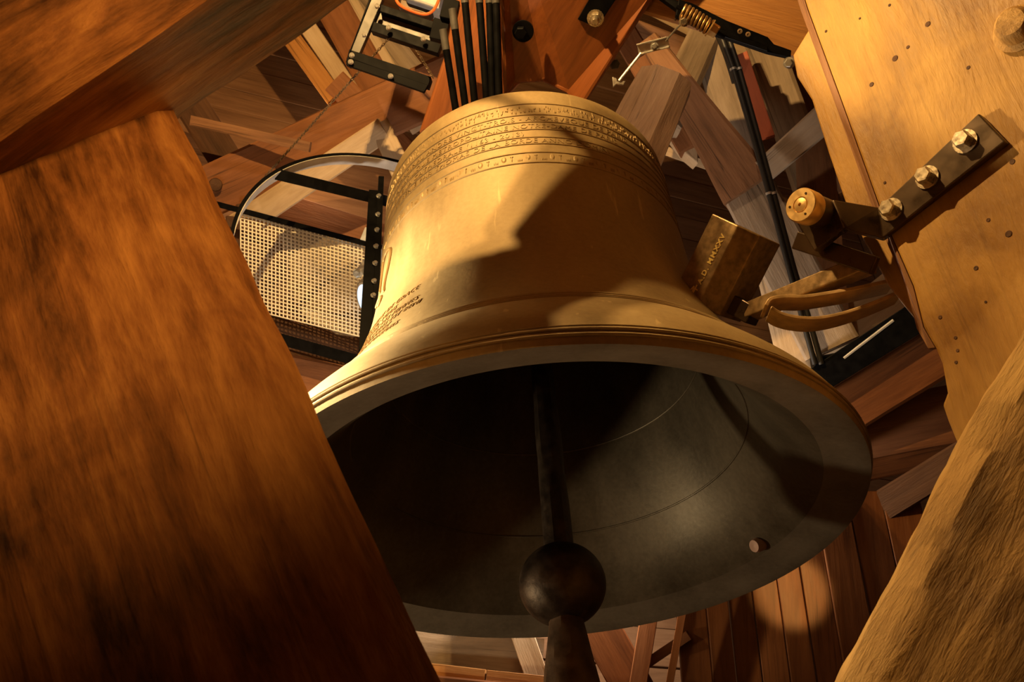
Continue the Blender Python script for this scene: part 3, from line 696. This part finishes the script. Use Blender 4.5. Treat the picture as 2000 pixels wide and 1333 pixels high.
# ================================================================== left background
def steel_bar(name, a, b, wpx, t, mat, parent, **kw):
    return box_bar(name, px(*a), px(*b), wpx * (a[2] + b[2]) / 2 / FPX, t, mat, parent, **kw)
G1 = 'roof timbers behind the bell on the left'
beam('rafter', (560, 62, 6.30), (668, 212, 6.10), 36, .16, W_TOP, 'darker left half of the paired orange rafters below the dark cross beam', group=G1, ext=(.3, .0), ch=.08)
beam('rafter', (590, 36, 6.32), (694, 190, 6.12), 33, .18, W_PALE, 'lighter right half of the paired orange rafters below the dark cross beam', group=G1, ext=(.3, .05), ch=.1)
beam('rafter', (648, 10, 6.40), (735, 165, 6.20), 66, .14, W_BGR, 'brown rafter left of the black steel frame', group=G1, ext=(.4, .3))
beam('rafter', (690, 25, 6.55), (780, 180, 6.40), 40, .1, W_PALE, 'pale board seen through the black steel frame', group=G1, ext=(.3, .3))
beam('rafter', (765, 90, 6.60), (850, 200, 6.50), 50, .1, W_GREY, 'greyish board right inside the black steel frame', group=G1, ext=(.5, .3))
t_ = beam('tie_beam', (395, 382, 5.75), (850, 172, 5.65), (96, 104), .25, W_BGR, 'long cracked brown tie beam slanting up behind the wheel', group=G1, ext=(2.2, 1.2), rough=.02, ch=.1)
for x, y in ((764, 181), (421, 361)):
    c = px(x, y, 5.57); nv = (CAM - c).normalized()
    lathe('old_bolt_head', [(0, 0), (.040, 0), (.036, .03), (0, .035)], W_DARK, t_, 14, frame(c - nv * .03, nv, UP))
beam('batten', (374, 236, 5.45), (606, 288, 5.40), 20, .035, W_BG, 'thin loose batten lying across the brown tie beam', 'batten', ch=.06, rough=.003)
beam('stub_post', (392, 235, 5.90), (452, 330, 5.80), 62, .14, W_DARK, 'short dark timber in the corner by the big left post', group=G1, ext=(.3, .3))
beam('chevron_brace', (500, 420, 5.60), (752, 252, 5.50), (52, 46), .14, W_PALE, 'pale oak brace rising to a peak behind the steel wheel', group=G1, ext=(1.6, .0), ch=.1)
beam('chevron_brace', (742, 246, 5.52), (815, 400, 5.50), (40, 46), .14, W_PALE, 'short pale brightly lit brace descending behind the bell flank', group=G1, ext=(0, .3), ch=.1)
beam('rafter', (700, 205, 5.90), (815, 320, 5.85), 50, .12, W_BGR, 'brown brace above the pale peak beside the headstock', group=G1, ext=(.2, .3))
for i, (y0, y1, m) in enumerate(((348, 425, W_BGR), (402, 470, W_BGR))):
    ppoly('lining_board', [(520, y0 + 18, 6.05), (790, y1 + 24, 6.05), (790, y1 + 76, 6.0), (520, y0 + 72, 6.0)], .03, m, grain=((520, 366, 6.15), (790, 449, 6.15)), label=('upper', 'lower')[i] + ' reddish lining board above the wire mesh', cat='board', group='lining boards above the mesh', bevel=.004)
# ragged dark timber and the stone reveal behind the mesh, its darkness painted in
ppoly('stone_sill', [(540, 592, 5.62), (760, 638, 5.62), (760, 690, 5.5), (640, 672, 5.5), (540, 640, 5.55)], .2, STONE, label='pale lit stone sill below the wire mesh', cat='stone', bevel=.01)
ppoly('stone_reveal', [(505, 425, 5.95), (760, 480, 5.95), (760, 690, 5.8), (640, 672, 5.8), (500, 600, 5.9)], .06, DIM_STONE, label='stone reveal seen through the wire mesh, painted dark as shade', cat='stone', bevel=.01)
rg = [(440, 420, 5.45), (524, 430, 5.45), (548, 462, 5.45), (558, 505, 5.44), (561, 538, 5.44), (552, 541, 5.44), (566, 570, 5.43), (590, 612, 5.42), (612, 632, 5.4), (640, 640, 5.4), (655, 652, 5.4), (690, 658, 5.4), (712, 655, 5.4), (745, 660, 5.4), (745, 720, 5.35), (590, 720, 5.35), (430, 560, 5.4)]
ppoly('ragged_timber', rg, .12, W_DARK, grain=((450, 430, 5.4), (700, 690, 5.4)), label='ragged broken dark timber edge beneath the wire mesh', cat='timber', bevel=.01)
beam('lower_rail', (520, 655, 5.2), (740, 716, 5.2), 22, .06, BLACK, 'black steel rail below the ragged timber', 'rail', ext=(1.6, .2), ch=.04, rough=0, smooth=False)
beam('low_beam', (480, 720, 5.4), (720, 770, 5.4), 88, .2, W_BGR, 'dark reddish beam left of the bell skirt below the black rail', group=G1, ext=(2.0, .6))
# wire mesh panel
m0, m1, m2, m3 = px(470, 412, 5.30), px(745, 488, 5.25), px(745, 668, 5.15), px(470, 600, 5.2)
V = []; Fc = []
def madd(p, q, r):
    v_, f_ = tube_geo([p, q], r, 4); b_ = len(V); V.extend(v_); Fc.extend(tuple(b_ + i for i in ff) for ff in f_)
for i in range(37): t = i / 36; madd(m0.lerp(m1, t), m3.lerp(m2, t), .0045)
for i in range(27): t = i / 26; madd(m0.lerp(m3, t), m1.lerp(m2, t), .0045)
mp_ = mesh('wire_mesh_panel', V, Fc, WIREM); tag(mp_, 'fine square wire mesh stretched in front of the lit stone opening', 'wire mesh', kind='stuff')
beam('mesh_bar', (412, 396, 5.28), (745, 484, 5.24), 11, .03, BLACK, 'thin black bar along the top of the wire mesh', 'bar', rough=0, ch=.05, smooth=False, ext=(.2, 0))

# bell wheel: steel rim, spoke and bolted upright
HN = Vector((-.438, .899, 0)).normalized(); PW = px(600, 318, 5.0)
uu = HN.cross(UP); wp = [(447, 463), (470, 420), (500, 375), (545, 338), (600, 318), (660, 310), (720, 312), (775, 325)]
Q = np.array([((on_plane(x, y, PW, HN) - PW).dot(uu), (on_plane(x, y, PW, HN) - PW).z) for x, y in wp])
sol = np.linalg.lstsq(np.c_[2 * Q, np.ones(len(Q))], (Q ** 2).sum(1), rcond=None)[0]
WR = float(math.sqrt(sol[2] + sol[0] ** 2 + sol[1] ** 2)); WC = PW + uu * float(sol[0]) + UP * float(sol[1])
wh = empty('chainwheel', WC, 'black steel bell wheel with a pale inner rim left of the bell', 'wheel')
def wang(x, y): q = on_plane(x, y, PW, HN) - WC; return math.atan2(q.z, q.dot(uu))
t0 = wang(449, 462); t1 = wang(775, 325); 
if t1 > t0: t0 += 2 * math.pi
t1 -= 1.1
for nm, r0, r1, mat, hw in (('rim', WR - .008, WR + .010, BLACK, .035), ('rim_lit_face', WR - .012, WR - .0082, WHITEM, .033)):
    V = []; Fc = []; m = 60
    for i in range(m + 1):
        t = t0 + (t1 - t0) * i / m; d = uu * math.cos(t) + UP * math.sin(t)
        V += [WC + d * r0 - HN * hw, WC + d * r1 - HN * hw, WC + d * r1 + HN * hw, WC + d * r0 + HN * hw]
    for i in range(m):
        for k in range(4): Fc.append((i * 4 + k, i * 4 + (k + 1) % 4, (i + 1) * 4 + (k + 1) % 4, (i + 1) * 4 + k))
    Fc += [(0, 1, 2, 3), tuple(m * 4 + k for k in range(4))]
    o = mesh(nm, V, Fc, mat, wh, smooth=True); o.data.set_sharp_from_angle(angle=math.radians(40))
    if nm == 'rim_lit_face': o['label'] = 'pale inner face of the rim with its light painted in'  # its paleness stands in for light on the black rim
def wpt(x, y, off=0.0): return on_plane(x, y, PW - HN * off, HN)
box_bar('spoke', wpt(538, 340), wpt(800, 404), .058, .05, BLACK, wh, bevel=.002)
box_bar('upright', wpt(734, 378, .04), wpt(716, 690, .04), .075, .05, BLACK, wh, bevel=.002)
box_bar('upright_flange', wpt(744, 360, .02), wpt(730, 690, .02), .03, .12, BLACK, wh, bevel=.002)
for y in (384, 420, 450, 482, 515, 550, 578):
    bolt(wh, wpt(740 - (y - 380) * .055, y, .075), -HN, .011, GALV, .012)
# clamped work lamp shining behind the upright
lp = empty('work_lamp', px(706, 560, 5.1), 'small bluish-white glowing lamp half hidden behind the black upright', 'lamp')
ppoly('bracket', [(693, 530, 5.12), (712, 505, 5.12), (722, 510, 5.12), (722, 545, 5.12)], .02, GALV, parent=lp, bevel=.003)
c = px(699, 534, 5.09); nv = (px(690, 538, 5.0) - c).normalized(); bolt(lp, c, nv, .02, GALV, .03)
mwl = frame(px(728, 580, 5.14), (px(680, 590, 5.05) - px(728, 580, 5.14)).normalized(), UP)
lathe('housing', [(0, -.05), (.05, -.05), (.085, .02), (.09, .05), (.085, .05), (0, .05)], GALV, lp, 28, mwl)
o = lathe('lens', [(0, .052), (.078, .052), (.06, .062), (0, .066)], LENS, lp, 28, mwl); o['label'] = 'glowing bluish lens'
ppoly('reflector_tab', [(703, 468, 5.15), (713, 444, 5.15), (724, 446, 5.15), (724, 474, 5.15)], .01, GREYBOX, parent=lp, bevel=.002)

# steel frame with motor at the top left of the headstock
sf = empty('steel_frame', px(760, 150, 4.75), 'black bolted steel frame hanging left of the headstock', 'steel frame')
def sfb(name, pp, d, th, mat): return ppoly(name, [(x, y, d) for x, y in pp], th, mat, parent=sf, bevel=.002)
sfb('upright', [(735, -30), (759, -30), (712, 81), (702, 104), (683, 98)], 4.72, .05, GREYST)
sfb('upright_edge', [(731, -30), (736, -30), (684, 98), (680, 124), (675, 121)], 4.71, .10, BLACK)
sfb('upper_rail', [(744, 8), (860, 46), (858, 60), (742, 22)], 4.70, .09, BLACK)
sfb('rail_web', [(742, 22), (850, 56), (842, 82), (731, 48)], 4.76, .02, GREYST)
sfb('middle_rail', [(730, 42), (862, 86), (855, 104), (724, 60)], 4.70, .07, BLACK)
sfb('lower_rail', [(682, 96), (842, 150), (836, 168), (678, 112)], 4.72, .09, BLACK)
sfb('lower_flange', [(677, 112), (836, 166), (828, 180), (676, 127)], 4.68, .03, BLACK)
for x, y in ((736, 12), (711, 68), (759, 54), (827, 76), (687, 108), (685, 121), (763, 149)):
    c = px(x, y, 4.66); bolt(sf, c, CAM - c + Vector((0, 0, .6)), .010, GALV, .012)
mt = empty('drive_motor', px(815, -5, 4.9), 'light grey motor housing at the top above the steel frame', 'motor')
ppoly('housing', [(778, -45, 4.88), (880, -45, 4.88), (858, 18, 4.88), (792, -4, 4.88)], .2, GREYBOX, parent=mt, bevel=.012)
ppoly('terminal_block', [(782, -4, 4.95), (850, 16, 4.95), (838, 30, 4.95), (778, 14, 4.95)], .1, IRON, parent=mt, bevel=.008)
tube('orange_cable', spline([px(768, -30, 4.85), px(776, 4, 4.82), (px(800, 20, 4.80)), px(830, 28, 4.80), px(848, 18, 4.82), px(860, -10, 4.85), px(866, -40, 4.9)], 8), .008, ORANGE, n=8, label='bright orange cable looping under the grey motor', cat='cable')
def chain(name, A, B, link_l, r, label):
    V = []; Fc = []; L = (B - A).length; n = max(2, int(L / (link_l * .78))); z = (B - A).normalized(); x = z.cross(UP).normalized(); y = z.cross(x)
    for i in range(n):
        c = A + (B - A) * ((i + .5) / n); side = x if i % 2 else y
        path = [c + z * math.cos(t) * link_l / 2 + side * math.sin(t) * link_l * .3 for t in np.linspace(0, 2 * math.pi, 9)[:-1]]
        v_, f_ = tube_geo(path, r, 4, True); b_ = len(V); V += v_; Fc += [tuple(b_ + j for j in ff) for ff in f_]
    o = mesh(name, V, Fc, RUSTY); return tag(o, label, 'chain', kind='stuff')
chain('drive_chain', px(762, 72, 4.72), px(512, 352, 4.98), .019, .0032, 'long thin chain running from the steel frame down to the wheel')
chain('drive_chain', px(809, 90, 4.75), px(846, 152, 4.6), .019, .0032, 'short thin dark chain inside the steel frame beside the headstock')
for o in (bpy.data.objects['drive_chain'],): pass

# ================================================================== right background
G2 = 'roof timbers behind the bell on the right'
beam('log_brace', (1300, 158, 4.75), (1236, 292, 4.6), (106, 124), .2, W_LOG, 'round-ended brown log leaning against the right shoulder of the bell', group=G2, ext=(0, .3), ch=.55, rough=.02, roll=8)
beam('long_brace', (1290, 112, 5.25), (1464, 375, 5.05), (44, 106), .2, W_BG, 'long brown brace widening down to the right behind the bell', group=G2, ext=(.1, .0), ch=.16, rough=.015)
beam('long_brace', (1464, 375, 5.1), (1540, 520, 5.0), (100, 104), .2, W_GREY, 'grey lower end of the long brace behind the hammer head', group=G2, ext=(0, .5), ch=.1)
beam('log_brace', (1372, 78, 5.6), (1318, 190, 5.5), (62, 70), .18, W_GREY, 'grey weathered timber end below the spring lever', group=G2, ext=(.1, .2), ch=.3, rough=.02)
beam('rafter', (1210, 50, 5.9), (1290, 185, 5.8), (48, 52), .14, W_BGR, 'orange-lit rafter beside the right edge of the headstock', group=G2, ext=(.6, .4))
beam('rafter', (1280, 0, 6.4), (1395, 60, 6.4), 60, .1, W_PALE, 'pale rafter at the top between headstock and spring lever', group=G2, ext=(.6, .5))
beam('rafter', (1262, 70, 6.3), (1420, 130, 6.2), 44, .1, W_BG, 'brown rafter crossing behind the grey clevis', group=G2, ext=(.5, .5))
beam('grey_post', (1398, 130, 5.6), (1446, 280, 5.5), (62, 72), .16, W_GREY, 'greyed post left of the black conduit', group=G2, ext=(.4, .4), ch=.2, rough=.015)
beam('grey_post', (1492, 90, 5.45), (1552, 262, 5.35), (66, 74), .16, W_GREY, 'greyed post right of the red bar', group=G2, ext=(.5, .5), ch=.2, rough=.015)
beam('rafter', (1330, 155, 5.9), (1400, 185, 5.9), 24, .08, W_PALE, 'short pale batten between the brace and the greyed post', group=G2, ext=(.3, .3))
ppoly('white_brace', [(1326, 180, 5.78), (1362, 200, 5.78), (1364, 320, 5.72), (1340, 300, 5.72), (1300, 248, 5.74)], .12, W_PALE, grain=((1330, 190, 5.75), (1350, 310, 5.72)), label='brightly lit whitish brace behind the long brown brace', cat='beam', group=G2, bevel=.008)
beam('batten', (1270, 284, 6.0), (1400, 330, 5.9), 18, .05, W_PALE, 'pale batten end beside the right shoulder of the bell', 'batten', ext=(.4, .1))
beam('short_brace', (1490, 335, 4.95), (1640, 205, 4.8), (46, 60), .16, W_GREY, 'grey-brown brace rising to the golden beam with nail holes', group=G2, ext=(0, .5), ch=.12)
beam('side_board', (1590, 280, 5.2), (1600, 440, 5.1), (70, 78), .06, W_BG, 'brown-purple board behind the brass pivot cap', group=G2, ext=(.1, .6))
beam('side_board', (1545, 150, 5.8), (1600, 290, 5.7), (50, 60), .08, W_BG, 'brown board beside the golden beam below the lever tip', group=G2, ext=(.4, .3))
beam('white_board', (1522, 585, 5.0), (1560, 735, 4.9), (62, 66), .04, W_PALE, 'bright whitish board below the leaf springs', 'board', ext=(.3, .2), ch=.03, rough=.002)
beam('pale_board', (1590, 690, 5.1), (1740, 575, 5.0), (70, 80), .06, W_PALE, 'pale board with a nail hole under the leaf springs', 'board', ext=(.1, .4), ch=.05)
beam('black_angle', (1610, 735, 4.75), (1830, 595, 4.6), (52, 60), .06, BLACK, 'black steel beam with a bright edge right of the bell skirt', 'steel beam', ext=(.2, .4), ch=.04, rough=0, smooth=False)
tube('edge_highlight', [px(1648, 700, 4.70), px(1745, 626, 4.63)], .008, WHITEM, n=6, label='thin bright strip painting the edge highlight of the black steel beam', cat='strip')  # added strip stands in for the highlight on the beam's edge
beam('dark_beam', (1620, 820, 4.9), (1880, 660, 4.7), 95, .2, W_CLAD, 'dark reddish beam right of the bell lip below the black steel', group=G2, ext=(.4, .4))
beam('dark_beam', (1640, 850, 5.0), (1900, 800, 4.9), 110, .2, W_BGR, 'lower dark reddish beam beside the bell rim', group=G2, ext=(.4, .4))
beam('dark_beam', (1680, 918, 5.05), (1900, 870, 4.95), 48, .16, W_CLAD, 'narrow brown beam with a lit edge at the right rim', group=G2, ext=(.4, .4))
beam('dark_beam', (1730, 985, 4.9), (1900, 880, 4.8), 60, .16, W_DARK, 'almost black beam between the rim and the rough strut', group=G2, ext=(.3, .4))
# red bar, conduits
beam('red_bar', (1447, 108, 5.0), (1500, 270, 4.95), 27, .06, REDP, 'red stained wooden bar beside the black conduit', 'bar', ch=.06, rough=.002, smooth=False)
for k, off in enumerate((0, 13)):
    pts = [(1405 + off, 60, 4.9), (1432 + off * .9, 135, 4.88), (1470 + off * .8, 265, 4.84), (1502 + off * .7, 378, 4.8), (1540 + off * .7, 520, 4.76), (1572 + off, 640, 4.74), (1592 + off, 712, 4.72)]
    c_ = tube('conduit', [px(*p) for p in pts], .0145, CABLE, n=12, label=('left' if k == 0 else 'right') + ' of the twin black conduits running down behind the hammer', cat='pipe', group='black conduits')
    for q in (1, 3, 5):
        P = px(*pts[q]); dq = (px(*pts[q + 1]) - px(*pts[q - 1])).normalized()
        tube('clip_ring', [P - dq * .006, P + dq * .006], .018, GALV, c_, 12)
tube('cable_bundle', spline([px(1395, 40, 5.0), px(1415, 85, 4.98), px(1428, 120, 4.95), px(1440, 160, 4.95)], 5), .03, CABLE, n=10, label='thick black cable bundle under the spring lever', cat='cable')
ppoly('junction_box', [(1590, 700, 4.75), (1640, 690, 4.75), (1650, 740, 4.75), (1600, 760, 4.75)], .08, BLACK, label='black junction box at the foot of the conduits', cat='box')

# spring lever at the top
beam('orange_beam', (1330, -20, 4.0), (1640, 60, 3.9), (120, 150), .35, W_TOP, 'glowing orange timber at the top behind the spring lever', group=G2, ext=(.3, .6), rough=.012)
sl = empty('spring_lever', px(1440, 70, 3.7), 'black steel lever with a coil spring at the top right', 'lever')
ppoly('lever_bar', [(1326, -2, 3.68), (1352, 6, 3.68), (1420, 40, 3.68), (1500, 72, 3.68), (1512, 86, 3.68), (1546, 98, 3.68), (1545, 112, 3.68), (1500, 102, 3.68), (1448, 84, 3.68), (1395, 66, 3.68), (1330, 36, 3.68), (1320, 30, 3.68)], .03, BLACK, parent=sl, bevel=.003)
ppoly('lever_flange', [(1392, 52, 3.66), (1500, 90, 3.66), (1500, 100, 3.66), (1392, 64, 3.66)], .02, BLACK, parent=sl, bevel=.003)
ppoly('upper_arm', [(1270, -20, 3.75), (1290, -20, 3.75), (1335, 8, 3.72), (1328, 22, 3.72)], .03, BLACK, parent=sl, bevel=.003)
A = px(1334, 21, 3.62); B = px(1386, 54, 3.62); z_ = (B - A); L = z_.length; z_.normalize(); x_ = z_.cross(UP).normalized(); y_ = z_.cross(x_)
tube('coil_spring', [A + z_ * L * t / 8 / 12 + (x_ * math.cos(2 * math.pi * t / 12) + y_ * math.sin(2 * math.pi * t / 12)) * .026 for t in range(97)], .0065, SPRING, sl, 8)
bolt(sl, B, z_, .026, BRASS, .03, True, 'spring_nut'); tube('spring_rod', [A - z_ * .03, B + z_ * .07], .008, BLACK, sl, 8)
c = px(1336, 42, 3.62); bolt(sl, c, CAM - c, .015, BOLTM, .02)
for x, y in ((1445, 61), (1461, 67)):
    c = px(x, y, 3.66); lathe('rivet', [(0, 0), (.010, 0), (.010, .004), (.005, .005), (.004, .002), (0, .002)], BOLTM, sl, 14, frame(c, CAM - c, UP))
c = px(1541, 123, 3.66); bolt(sl, c, CAM - c + Vector((-.3, 0, 0)), .017, GALV, .02)
# clevis and pull wire
cv = empty('wire_clevis', px(1276, 92, 3.9), 'grey galvanised clevis with a pull wire right of the headstock', 'clevis')
c0, c1 = px(1246, 97, 3.92), px(1306, 82, 3.88); zc_ = (c1 - c0).normalized(); xc = zc_.cross(c0 - CAM).normalized()
box_bar('channel', c0, c1, .042, .008, GALV, cv, X=xc, bevel=.002)
yc = zc_.cross(xc)
for s_ in (-1, 1): box_bar('cheek', c0 + xc * s_ * .02, c1 + xc * s_ * .02, .006, .04, GALV, cv, X=xc, bevel=.001)
bolt(cv, px(1278, 90, 3.88), CAM - px(1278, 90, 3.88), .012, GALV, .012)
tube('rod', [px(1252, 104, 3.9), px(1209, 158, 3.92)], .006, WHITEM, cv, 8)
ppoly('fork', [(1196, 150, 3.92), (1204, 153, 3.92), (1206, 159, 3.92), (1222, 158, 3.92), (1218, 166, 3.92), (1204, 164, 3.92), (1198, 170, 3.92)], .012, GALV, parent=cv, bevel=.002)
tube('pull_wire', [px(1300, 80, 3.88), px(1322, 55, 3.75), px(1336, 42, 3.62)], .004, GALV, cv, 6)
tube('hanging_wire', spline([px(1318, 40, 3.75), px(1328, 15, 3.72), px(1336, -20, 3.7)], 4), .004, IRON, n=6, label='thin twisted wire rising past the coil spring', cat='wire')
c = px(1199, 126, 4.1); bh = bolt(None, c, CAM - c + Vector((.5, 0, 0)), .022, GREYST, .06, False, 'bolt_head'); tag(bh, 'grey bolt end protruding at the right edge of the headstock', 'bolt')

# ================================================================== lower background
cl = empty('cladding', px(1500, 1300, 4.7), 'reddish vertical plank cladding below the bell on the right', 'cladding')
xs = [1318, 1376, 1420, 1468, 1520, 1568, 1622, 1690, 1760, 1840]
def clx(x, y): return x + (y - 1150) * (.02 + (x - 1150) * .00032)
for a, b_ in zip(xs, xs[1:]):
    dj = random.uniform(-.012, .012)
    ppoly('plank', [(clx(a, 960) + 1, 960, 4.85 + dj), (clx(b_, 960) - 1, 960, 4.85 + dj), (clx(b_, 1420) - 1, 1420, 4.5 + dj), (clx(a, 1420) + 1, 1420, 4.5 + dj)], .04, W_CLAD, grain=((a, 960, 4.85), (clx(a, 1420), 1420, 4.5)), parent=cl, bevel=.004)
beam('cladding_post', (1334, 1190, 4.45), (1300, 1380, 4.35), 15, .08, W_CLAD, 'thin reddish post at the left edge of the cladding', 'post', ext=(.3, .2), ch=.05, smooth=False)
beam('lower_brace', (1272, 1180, 4.6), (1236, 1400, 4.45), 32, .12, W_CLAD, 'upright reddish post between clapper and cladding', 'post', ext=(.3, .2), ch=.06)
beam('lower_brace', (1165, 1215, 4.7), (1262, 1390, 4.6), 78, .14, W_CLAD, 'leaning reddish brace right of the clapper tail', 'beam', ext=(.3, .2), ch=.06)
beam('lower_brace', (1262, 1298, 4.62), (1330, 1252, 4.6), 18, .08, W_CLAD, 'small reddish cross piece beside the cladding', 'beam', ext=(.05, .05), ch=.06)
beam('floor_board', (760, 1262, 4.75), (1060, 1292, 4.7), 82, .06, W_GREY, 'grey-brown cracked board below the bell lip left of the clapper', 'board', ext=(.3, .0), ch=.03)
beam('floor_batten', (820, 1306, 4.55), (948, 1320, 4.5), 20, .05, W_TOP, 'left golden batten at the bottom edge', 'batten', ext=(.3, .0), ch=.05)
beam('floor_batten', (952, 1321, 4.5), (1080, 1334, 4.45), 22, .05, W_TOP, 'right golden batten at the bottom edge by the clapper', 'batten', ch=.05)
beam('pale_post', (1018, 1235, 4.66), (1068, 1380, 4.6), 44, .1, W_PALE, 'bright pale post beside the clapper tail', 'post', ext=(.2, .1), ch=.05)
beam('dark_sill', (820, 1345, 4.5), (1140, 1375, 4.4), 50, .15, W_CLAD, 'reddish sill along the bottom edge', 'beam', ext=(.4, .2))
